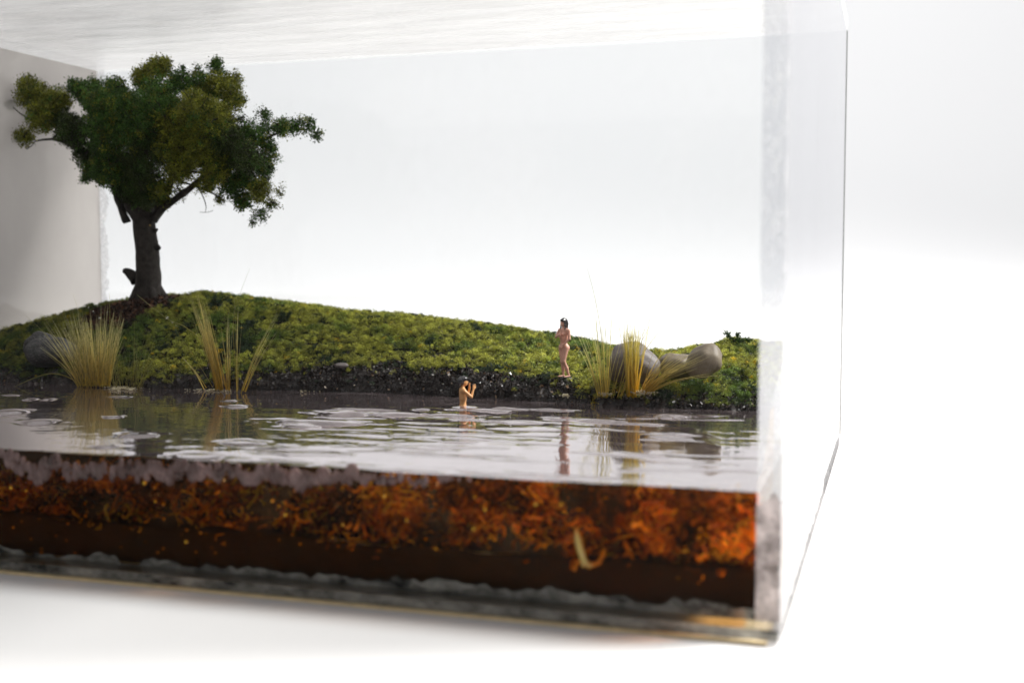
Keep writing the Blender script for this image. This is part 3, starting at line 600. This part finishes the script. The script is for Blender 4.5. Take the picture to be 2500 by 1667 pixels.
blobs = [(190, 300, 95, O, 1), (235, 430, 95, O, 1), (130, 540, 60, O, .8), (60, 360, 22, O, .8), (150, 240, 45, O, 1), (330, 330, 76, O, .9), (340, 430, 75, D_, .8), (400, 500, 100, D_, 1), (450, 270, 65, G, 1), (560, 330, 110, G, 1), (650, 260, 62, G, 1), (520, 240, 40, G, .9), (600, 500, 140, G, 1.1), (500, 650, 85, D_, 1), (520, 740, 55, G, .9), (480, 770, 30, G, .8), (620, 700, 120, G, 1.1), (680, 790, 80, G, 1), (700, 860, 50, D_, 1), (780, 450, 150, G, 1.1), (800, 200, 65, O, 1), (900, 150, 58, O, 1.1), (850, 160, 40, O, 1.1), (935, 135, 28, O, 1.1), (900, 330, 130, G, 1), (700, 380, 110, G, 1), (800, 640, 150, D_, 1.1), (790, 790, 90, D_, 1.1), (770, 880, 60, D_, 1), (830, 900, 50, D_, 1), (1010, 230, 65, G, .9), (1030, 160, 20, G, .8), (1120, 240, 80, G, .9), (1095, 165, 24, G, .8), (1205, 160, 42, G, .9), (1225, 115, 22, G, .9), (1240, 250, 80, O, 1), (1330, 225, 48, O, .9), (1310, 330, 70, O, .85), (1370, 340, 30, O, .6), (1100, 400, 130, O, 1.1), (960, 480, 90, O, 1), (1000, 590, 125, O, 1.1), (1130, 600, 110, O, 1), (1000, 720, 90, O, 1), (900, 830, 70, O, .9), (930, 890, 48, O, .9), (850, 880, 40, O, 1), (1230, 440, 95, O, .9), (1290, 560, 105, D_, 1), (1200, 700, 100, O, 1), (1160, 800, 60, O, .8), (1300, 820, 72, G, .9), (1390, 660, 95, D_, 1), (1420, 520, 70, G, .85), (1480, 420, 40, G, .7), (1500, 500, 45, G, .7), (1580, 490, 50, G, .9), (1660, 470, 48, G, .9), (1740, 480, 42, G, .8), (1780, 530, 28, G, .7), (1540, 640, 40, G, .7), (1480, 700, 62, G, .9), (1520, 770, 45, G, .7), (1560, 840, 42, O, .7), (1450, 850, 72, O, .9), (1540, 910, 40, O, .8), (1370, 900, 52, G, .85), (1380, 780, 60, G, .85), (1300, 690, 80, D_, .9), (1500, 600, 50, G, .8), (1470, 980, 40, G, .8), (1425, 1025, 18, G, .7), (1010, 850, 40, O, .6), (1240, 880, 30, O, .5), (400, 240, 24, G, .8), (1350, 440, 40, D_, .5)]
cpal = {G: np.array((0.050, 0.110, 0.014)), O: np.array((0.17, 0.18, 0.016)), D_: np.array((0.045, 0.065, 0.014))}
LP, LC, tw, twr = [], [], [], []
cx0, wdt = 850, 780
for bi, (bx, by, br, kc, dn) in enumerate(blobs):
    depth = 2.6*math.sqrt(max(0, 1-((bx-cx0)/900)**2))*(0.4+0.6*min(1, max(0, (1000-by)/600)))
    layers = [0.0] if br < 50 else ([-0.55, 0.35] if br < 90 else [-1.0, -0.45, 0.5, 1.0])
    for L in layers:
        c = Z1(bx+rng.normal()*br*0.08, by+rng.normal()*br*0.08, L*depth+rng.normal()*0.15); R = br*sz*(0.94 if L else 1)
        ns = int((60*R*R/0.25+16)*dn*(0.75 if len(layers) > 2 else 1)); ns = min(ns, 190)
        u = rng.normal(size=(ns, 3)); u /= np.linalg.norm(u, axis=1, keepdims=True); rr = R*rng.random(ns)**0.4
        sp = c+u*rr[:, None]*np.array([1, 0.95, 1])
        if dn < 0.85:
            keep = noise(sp[:, 0]*2.6, sp[:, 1]*2.6, sp[:, 2]*2.6, s=81) > -0.25-(dn-0.6)*0.8; sp = sp[keep]
        nl = 22; off3 = rng.normal(size=(len(sp), nl, 3))*0.085
        LP.append((sp[:, None]+off3).reshape(-1, 3))
        mixk = np.where(rng.random(len(sp)) < 0.84, 1.0, 0.0)[:, None]; other = cpal[G if kc != G else O]
        cc = 0.75*(cpal[kc]*mixk+other*(1-mixk))*rng.uniform(0.5, 1.6, (len(sp), 1)); LC.append(np.repeat(cc, nl, axis=0))
        # twigs from blob centre outwards
        for q in range(max(3, int(7*R))):
            if len(sp) == 0: break
            e = sp[rng.integers(len(sp))]; m = (c+e)/2+rng.normal(size=3)*0.06; tw.append(np.array([c, m, e, e+(e-m)*0.5+rng.normal(size=3)*0.05])); twr.append(np.array([0.035, 0.025, 0.015, 0.006]))
    if (dn < 0.8 or br < 50) and rng.random() < 0.3:      # bough reaching the blob from the heart of the crown
        t0 = Z1(806+(bx-806)*0.35, 720+(by-720)*0.3, 0); e0 = Z1(bx, by); q_ = [t0+(e0-t0)*f+rng.normal(size=3)*0.09 for f in (0.3, 0.55, 0.78)]; tw.append(bez([t0]+q_+[e0], 12)); twr.append(np.linspace(0.055, 0.02, 12))
tw.append(bez([Z1(1100, 800), Z1(1140, 870), Z1(1160, 930), Z1(1155, 965)], 8)); twr.append(np.linspace(0.035, 0.01, 8))
tw.append(bez([Z1(1125, 963), Z1(1160, 966), Z1(1200, 955)], 5)); twr.append(0.01)
tw.append(bez([Z1(1060, 850), Z1(1030, 880), Z1(1035, 915)], 5)); twr.append(0.02)
tw.append(bez([Z1(300, 555), Z1(320, 520), Z1(300, 510)], 5)); twr.append(0.05)
tw.append(bez([Z1(200, 560), Z1(180, 590), Z1(150, 610)], 5)); twr.append(0.02)
Vt, Ft, _ = tubes(tw, twr, 4)
obj('twigs', mesh('twigs', Vt, Ft, 'bark'), parent=tree, kind='stuff')
V_, F_, C_ = flakes(np.concatenate(LP), 0.075, np.concatenate(LC), 0.3, 1.25)
zmax = ZC-0.1; V_[:, 2] = np.minimum(V_[:, 2], zmax)
obj('crown', mesh('crown', V_, F_, 'leaf', False, cols=C_), parent=tree, kind='stuff', label='ragged crown in patches of dark green and olive')

# ---------------------------------------------------------------- grass tufts
def blades(specs, gold=(0.96, 0.74, 0.14), tip=(0.95, 0.92, 0.55), w0=0.019, curve=0.25):
    paths, rad, cl = [], [], []
    for (bx0, bx1, by, tx0, tx1, ty0, ty1, n) in specs:
        for k in range(n):
            f = rng.random(); bx = bx0+(bx1-bx0)*f; g = np.clip(f+rng.normal()*0.18, -0.1, 1.1); tx = tx0+(tx1-tx0)*g; ty = rng.triangular(ty0, ty0+(ty1-ty0)*0.35, ty1)
            b = PY(bx, by+rng.normal()*2.5, 36.55+rng.normal()*0.08); b[2] -= 0.04; t = PY(tx, ty, b[1]+rng.normal()*0.45)
            side = rng.normal()*curve*0.5; m = b*0.55+t*0.45; m[0] += -(t[0]-b[0])*0.05+side*0.25; m[2] += abs(t[0]-b[0])*0.05
            p = bez([b, m, t], 8); t_ = np.linspace(0, 1, 8)
            paths.append(p); rad.append(0.72*w0*rng.uniform(0.6, 1.25)*(1-0.85*t_**1.5)); gg = (1-t_)[:, None]**1.2
            cl.append((np.array(gold)*gg+np.array(tip)*(1-gg))*rng.uniform(0.55, 1.2))
    return tubes(paths, rad, 3, cl)
def tuft(label, specs, group='straw grass tufts along the shore', stems=(), drops=(), **kw):
    s0 = specs[0]; base = PY((s0[0]+s0[1])/2, s0[2], 36.55)
    root = empty('grass_tuft', base, label, 'grass', group)
    Vt, Ft, Ct = blades(specs, **kw); obj('blades', mesh('blades', Vt, Ft, 'blade', cols=Ct), parent=root, kind='stuff')
    for pts, r in stems:
        b = PY(*pts[0], 36.55); q = [b]+[PY(a, c, b[1]-0.25*i) for i, (a, c) in enumerate(pts[1:])]
        p = bez(q, 18); t_ = np.linspace(0, 1, 18)[:, None]; c = np.array((0.55, 0.42, 0.10))*(1-t_)+np.array((0.50, 0.52, 0.22))*t_
        Vt, Ft, Ct = tubes([p], [r*(1-0.8*t_[:, 0])], 4, [c]); obj('stem', mesh('stem', Vt, Ft, 'blade', cols=Ct), parent=root)
    for (a, c, r) in drops:
        balls([PY(a, c, base[1]-0.4)], [r], 'dew', 'dewdrop', IV, IF, parent=root)
    return root
tuft('big golden straw clump standing in front of the left stones', [(200, 268, 938, 165, 290, 750, 860, 150), (214, 250, 938, 180, 250, 740, 860, 50), (194, 225, 940, 105, 200, 755, 870, 42), (190, 205, 942, 100, 170, 770, 880, 12), (245, 270, 938, 245, 300, 725, 850, 40)],
     stems=[([(192, 935), (160, 918), (120, 912), (70, 928), (18, 953)], 0.022), ([(190, 945), (160, 880), (110, 815), (62, 770)], 0.012), ([(240, 938), (205, 800), (178, 718)], 0.012), ([(262, 938), (268, 800), (267, 714)], 0.014)],
     drops=[(243, 776, .045), (227, 760, .03), (262, 762, .03), (216, 750, .025)])
tuft('sparse pale green grass fanning out right of the big straw clump', [(285, 345, 948, 265, 385, 800, 900, 42), (268, 290, 948, 235, 300, 830, 900, 12)], gold=(0.50, 0.42, 0.12), tip=(0.45, 0.50, 0.20), w0=0.014,
     stems=[([(325, 948), (328, 860), (328, 783)], 0.010), ([(340, 948), (362, 880), (378, 828)], 0.012)])
tuft('narrow yellow grass bundle with long leaning stems, left of the middle', [(526, 546, 946, 466, 500, 705, 790, 34), (530, 545, 946, 484, 506, 760, 820, 70), (548, 562, 948, 500, 560, 730, 880, 12)], tip=(0.88, 0.82, 0.38), gold=(0.85, 0.55, 0.05),
     stems=[([(528, 946), (505, 850), (455, 800), (408, 778), (335, 720)], 0.016), ([(520, 946), (480, 880), (445, 830), (425, 800)], 0.010), ([(578, 950), (572, 860), (570, 780), (585, 720), (610, 655)], 0.009)],
     drops=[(408, 776, .055), (421, 787, .035), (430, 796, .025)])
tuft('few thin upright straws right of the narrow yellow bundle', [(556, 562, 950, 553, 574, 755, 800, 7), (574, 582, 952, 560, 590, 700, 830, 6), (588, 594, 953, 672, 680, 746, 775, 4), (592, 600, 953, 640, 676, 780, 860, 5), (490, 505, 946, 422, 450, 860, 890, 3)], w0=0.015)
tuft('thin pale grass with a tall wispy stem, right of the standing figure', [(1470, 1484, 965, 1440, 1492, 735, 830, 30), (1458, 1468, 965, 1396, 1425, 795, 830, 7), (1480, 1520, 967, 1500, 1620, 740, 860, 14)], tip=(0.85, 0.86, 0.45), w0=0.015,
     stems=[([(1476, 965), (1472, 850), (1455, 740), (1434, 655)], 0.013), ([(1468, 965), (1448, 870), (1425, 800)], 0.014), ([(1463, 963), (1435, 880), (1404, 798)], 0.013)])
tuft('dense bright yellow grass tuft with feathery tips before the grey stone', [(1532, 1554, 962, 1524, 1560, 785, 860, 120), (1528, 1558, 962, 1500, 1590, 745, 840, 14)], gold=(0.95, 0.62, 0.02), tip=(0.92, 0.88, 0.36), w0=0.021)
tuft('grass spray leaning low to the right across the stones', [(1556, 1584, 957, 1640, 1722, 845, 905, 36), (1556, 1580, 957, 1590, 1680, 810, 900, 16), (1572, 1590, 957, 1700, 1765, 895, 925, 4)], gold=(0.80, 0.52, 0.05), tip=(0.84, 0.80, 0.42), w0=0.015)

# dark green sprig on the crest at the right
c = PY(1800, 838, 42.5); root = empty('sprig', c, 'dark sprig sticking up from the moss near the right glass', 'plant')
paths = [bez([c+np.array((0, 0, -0.3)), c+np.array((0.02, 0, 0.1)), c+np.array((-0.02, 0, 0.32))], 6), bez([c, c+np.array((-0.25, 0, 0.2)), c+np.array((-0.38, 0, 0.36))], 5), bez([c, c+np.array((0.2, 0, 0.1)), c+np.array((0.4, 0, 0.13))], 5)]
Vt, Ft, _ = tubes(paths, [0.03, 0.025, 0.02], 5); obj('stem', mesh('stem', Vt, Ft, 'bark'), parent=root)
pp = np.concatenate([p[rng.integers(1, len(p), 170)]+rng.normal(size=(170, 3))*0.06 for p in paths]); V_, F_, C_ = flakes(pp, 0.08, np.tile((0.04, 0.10, 0.02), (len(pp), 1)))
obj('foliage', mesh('foliage', V_, F_, 'leaf', False, cols=C_), parent=root, kind='stuff')

# ---------------------------------------------------------------- figures
class SDF:
    def __init__(s, lo, hi, h=0.0055):
        s.lo, s.h = np.array(lo, float), h
        ax = [np.arange(lo[i], hi[i], h) for i in range(3)]; s.P = np.stack(np.meshgrid(*ax, indexing='ij'), -1); s.D = np.full(s.P.shape[:3], 9.0)
    def add(s, d, k=0.02):
        if k <= 0: s.D = np.minimum(s.D, d); return
        h = np.clip(0.5+0.5*(s.D-d)/k, 0, 1); s.D = s.D*(1-h)+d*h-k*h*(1-h)
    def cap(s, a, b, ra, rb, k=0.02, sq=(1, 1, 1)):
        a, b, q = np.array(a, float), np.array(b, float), np.array(sq, float)
        pa = (s.P-a)/q; ba = (b-a)/q; t = np.clip((pa@ba)/(ba@ba), 0, 1); s.add(np.linalg.norm(pa-t[..., None]*ba, axis=-1)-(ra+(rb-ra)*t), k)
    def ell(s, c, r, k=0.02, rot=None):
        p = s.P-np.array(c, float); r = np.array(r, float)
        n = np.linalg.norm(p/r, axis=-1); n2 = np.linalg.norm(p/(r*r), axis=-1)+1e-9; s.add(n*(n-1)/n2, k)
    def get(s): return surface_nets(s.D, s.lo+0.0, s.h)
def body(s, lleg, rleg, larm, rarm, head=(0, -0.005, 0.925), female=True):
    s.ell((0, 0.0, 0.52), (0.088, 0.062, 0.062), 0.03)                       # pelvis
    s.cap((0, 0, 0.55), (0, -0.005, 0.66), 0.066, 0.058, 0.03, (1.0, 0.78, 1))
    s.cap((0, -0.002, 0.68), (0, 0.0, 0.76), 0.070, 0.070, 0.03, (1.12, 0.78, 1))
    s.cap((-0.075, 0.004, 0.795), (0.075, 0.004, 0.795), 0.036, 0.036, 0.03)
    s.cap((0, 0.005, 0.80), (0, 0.0, 0.87), 0.032, 0.027, 0.02)               # neck
    for sx in (-1, 1):
        s.ell((sx*0.045, 0.035, 0.50), (0.048, 0.045, 0.050), 0.025)
        if female: s.ell((sx*0.037, -0.048, 0.728), (0.034, 0.030, 0.032), 0.015)
    for leg in (lleg, rleg):
        h, kn, an, to = [np.array(v, float) for v in leg]
        s.cap(h, kn, 0.055, 0.034, 0.025); s.cap(kn, kn*0.45+an*0.55+np.array((0, 0.012, 0)), 0.033, 0.030, 0.02); s.cap(kn*0.5+an*0.5+np.array((0, 0.008, 0)), an, 0.030, 0.017, 0.015)
        s.cap(an+np.array((0, 0.015, -0.02)), to, 0.018, 0.013, 0.012, (1.2, 1, 0.8))
    hx, hy, hz = head
    s.ell((hx, hy+0.006, hz+0.008), (0.043, 0.053, 0.053), 0.01); s.ell((hx, hy-0.014, hz-0.030), (0.032, 0.036, 0.036), 0.02)
    s.cap((hx, hy-0.047, hz+0.002), (hx, hy-0.060, hz-0.014), 0.006, 0.009, 0.006)   # nose
    s.ell((hx, hy-0.047, hz-0.034), (0.014, 0.007, 0.004), 0.004); s.ell((hx, hy-0.047, hz-0.043), (0.012, 0.007, 0.004), 0.004)  # lips
    for sx in (-1, 1): s.ell((hx+sx*0.042, hy+0.008, hz-0.005), (0.007, 0.012, 0.017), 0.004)
    for arm in (larm, rarm):
        sh, el, wr, fdir, pn = [np.array(v, float) for v in arm]
        s.cap(sh, el, 0.030, 0.022, 0.02); s.cap(el, wr, 0.023, 0.014, 0.01)
        f = fdir/np.linalg.norm(fdir); u = np.cross(f, pn); u /= np.linalg.norm(u); pn = pn/np.linalg.norm(pn)
        pc = wr+f*0.045; s.cap(wr, pc, 0.014, 0.012, 0.008); 
        for i, (o, L) in enumerate(((-0.018, 0.032), (-0.006, 0.040), (0.006, 0.037), (0.018, 0.028))):
            s.cap(wr+f*0.012+u*o*0.6, pc+u*o, 0.010, 0.0085, 0.004)
            a = pc+u*o*1.05; b = a+(f+u*o*6)*L*0.55-pn*0.002; c = b+(f*0.8-pn*0.5)*L*0.45; s.cap(a, b, 0.0078, 0.007, 0.002); s.cap(b, c, 0.007, 0.006, 0.002)
        a = wr+f*0.015-u*0.012; b = a+(-u*0.8+f*0.6)*0.024; s.cap(a, b, 0.009, 0.008, 0.004); s.cap(b, b+(f*0.9-u*0.2)*0.018, 0.008, 0.006, 0.003)
def place(V, root_loc, face, scale):
    face = np.array(face, float); face[2] = 0; face /= np.linalg.norm(face); yv = -face; xv = np.cross(yv, (0, 0, 1.0))
    return (V[:, :1]*xv+V[:, 1:2]*yv+V[:, 2:3]*np.array((0, 0, 1.0)))*scale+np.array(root_loc)
camR = _R; camA = np.array([_fw[0], _fw[1], 0]); camA /= np.linalg.norm(camA)
def figure(root_loc, face, scale, skin, build, hairfn, label, extra=None):
    root = empty('person', root_loc, label, 'person')
    s = SDF((-0.24, -0.27, -0.02), (0.24, 0.16, 1.02)); build(s); V, Q = s.get(); obj('body', mesh('body', place(V, root_loc, face, scale), Q, skin), parent=root)
    s = SDF((-0.11, -0.11, 0.72), (0.11, 0.13, 1.03), 0.004); hairfn(s); s.D += 0.0035*noise(s.P[..., 0]*90, s.P[..., 1]*90, s.P[..., 2]*12, s=5); V, Q = s.get(); obj('hair', mesh('hair', place(V, root_loc, face, scale), Q, 'hair'), parent=root)
    for (c, r) in (extra or []):
        V = JV*np.array(r)+np.array(c); n_ = 'eye' if c[2] > 0.9 else 'painted_leaf'
        obj(n_, mesh(n_, place(V, root_loc, face, scale), JF, 'dark'), parent=root)
def w_body(s):
    body(s, ((0.045, 0, 0.49), (0.040, -0.045, 0.275), (0.085, 0.035, 0.045), (0.075, -0.055, 0.016)), ((-0.045, 0, 0.49), (-0.020, -0.012, 0.27), (-0.030, 0.02, 0.045), (-0.055, -0.075, 0.016)),
         ((0.105, 0.01, 0.79), (0.128, 0.0, 0.655), (0.075, -0.075, 0.565), (-0.6, -0.35, -0.5), (0.2, 1, 0.1)), ((-0.105, 0.01, 0.79), (-0.125, -0.055, 0.675), (-0.03, -0.115, 0.705), (1, -0.15, 0.25), (0, 1, 0)), head=(0.0, -0.012, 0.925))
def w_hair(s):
    s.ell((0, 0.004, 0.952), (0.055, 0.064, 0.054), 0.01); s.ell((0, 0.028, 0.915), (0.054, 0.050, 0.065), 0.02)
    s.cap((0, 0.045, 0.90), (0, 0.052, 0.80), 0.045, 0.030, 0.02, (1.25, 0.7, 1))
    for sx in (-1, 1): s.cap((sx*0.043, -0.012, 0.95), (sx*0.052, -0.022, 0.79), 0.016, 0.011, 0.012, (1, 1.2, 1))
    s.cap((-0.025, -0.040, 0.968), (0.025, -0.040, 0.968), 0.016, 0.016, 0.01)
wl = PY(1376, 921, 37.6)
figure(wl, -camR*0.72-camA*0.70, 1.93, 'skin_pale', w_body, w_hair, 'painted figurine of a standing dark-haired woman, one arm across her chest, on the muddy bank',
       [((0.018, -0.058, 0.933), (0.008, 0.004, 0.004)), ((-0.018, -0.058, 0.933), (0.008, 0.004, 0.004)), ((-0.005, -0.062, 0.545), (0.020, 0.012, 0.022))])
def b_body(s):
    body(s, ((0.045, 0, 0.49), (0.05, -0.02, 0.28), (0.055, 0.0, 0.05), (0.06, -0.08, 0.02)), ((-0.045, 0, 0.49), (-0.05, 0.0, 0.28), (-0.055, 0.02, 0.05), (-0.06, -0.06, 0.02)),
         ((0.105, 0.0, 0.79), (0.09, -0.105, 0.72), (0.04, -0.115, 0.82), (-0.1, 0.05, 1), (0, 1, 0.1)), ((-0.105, 0.0, 0.79), (-0.115, -0.105, 0.70), (-0.075, -0.150, 0.81), (0.1, -0.2, 1), (0.9, 0.4, 0.1)), head=(0, -0.022, 0.925), female=True)
def b_hair(s):
    s.ell((0, -0.012, 0.966), (0.058, 0.068, 0.044), 0.01); s.ell((0, 0.034, 0.925), (0.060, 0.060, 0.070), 0.02); s.ell((0, 0.062, 0.905), (0.04, 0.03, 0.035), 0.015)
sB = 2.05; bl_ = np.array(BATH); bl_[2] = -0.545*sB
figure(bl_, camR*0.93+camA*0.25, sB, 'skin_tan', b_body, b_hair, 'painted figurine of a black-haired bather, waist-deep in the lake, hands raised to the face', [((-0.018, -0.068, 0.933), (0.008, 0.004, 0.004))])
# pale resin skirt where the bather meets the surface is part of the water mesh above
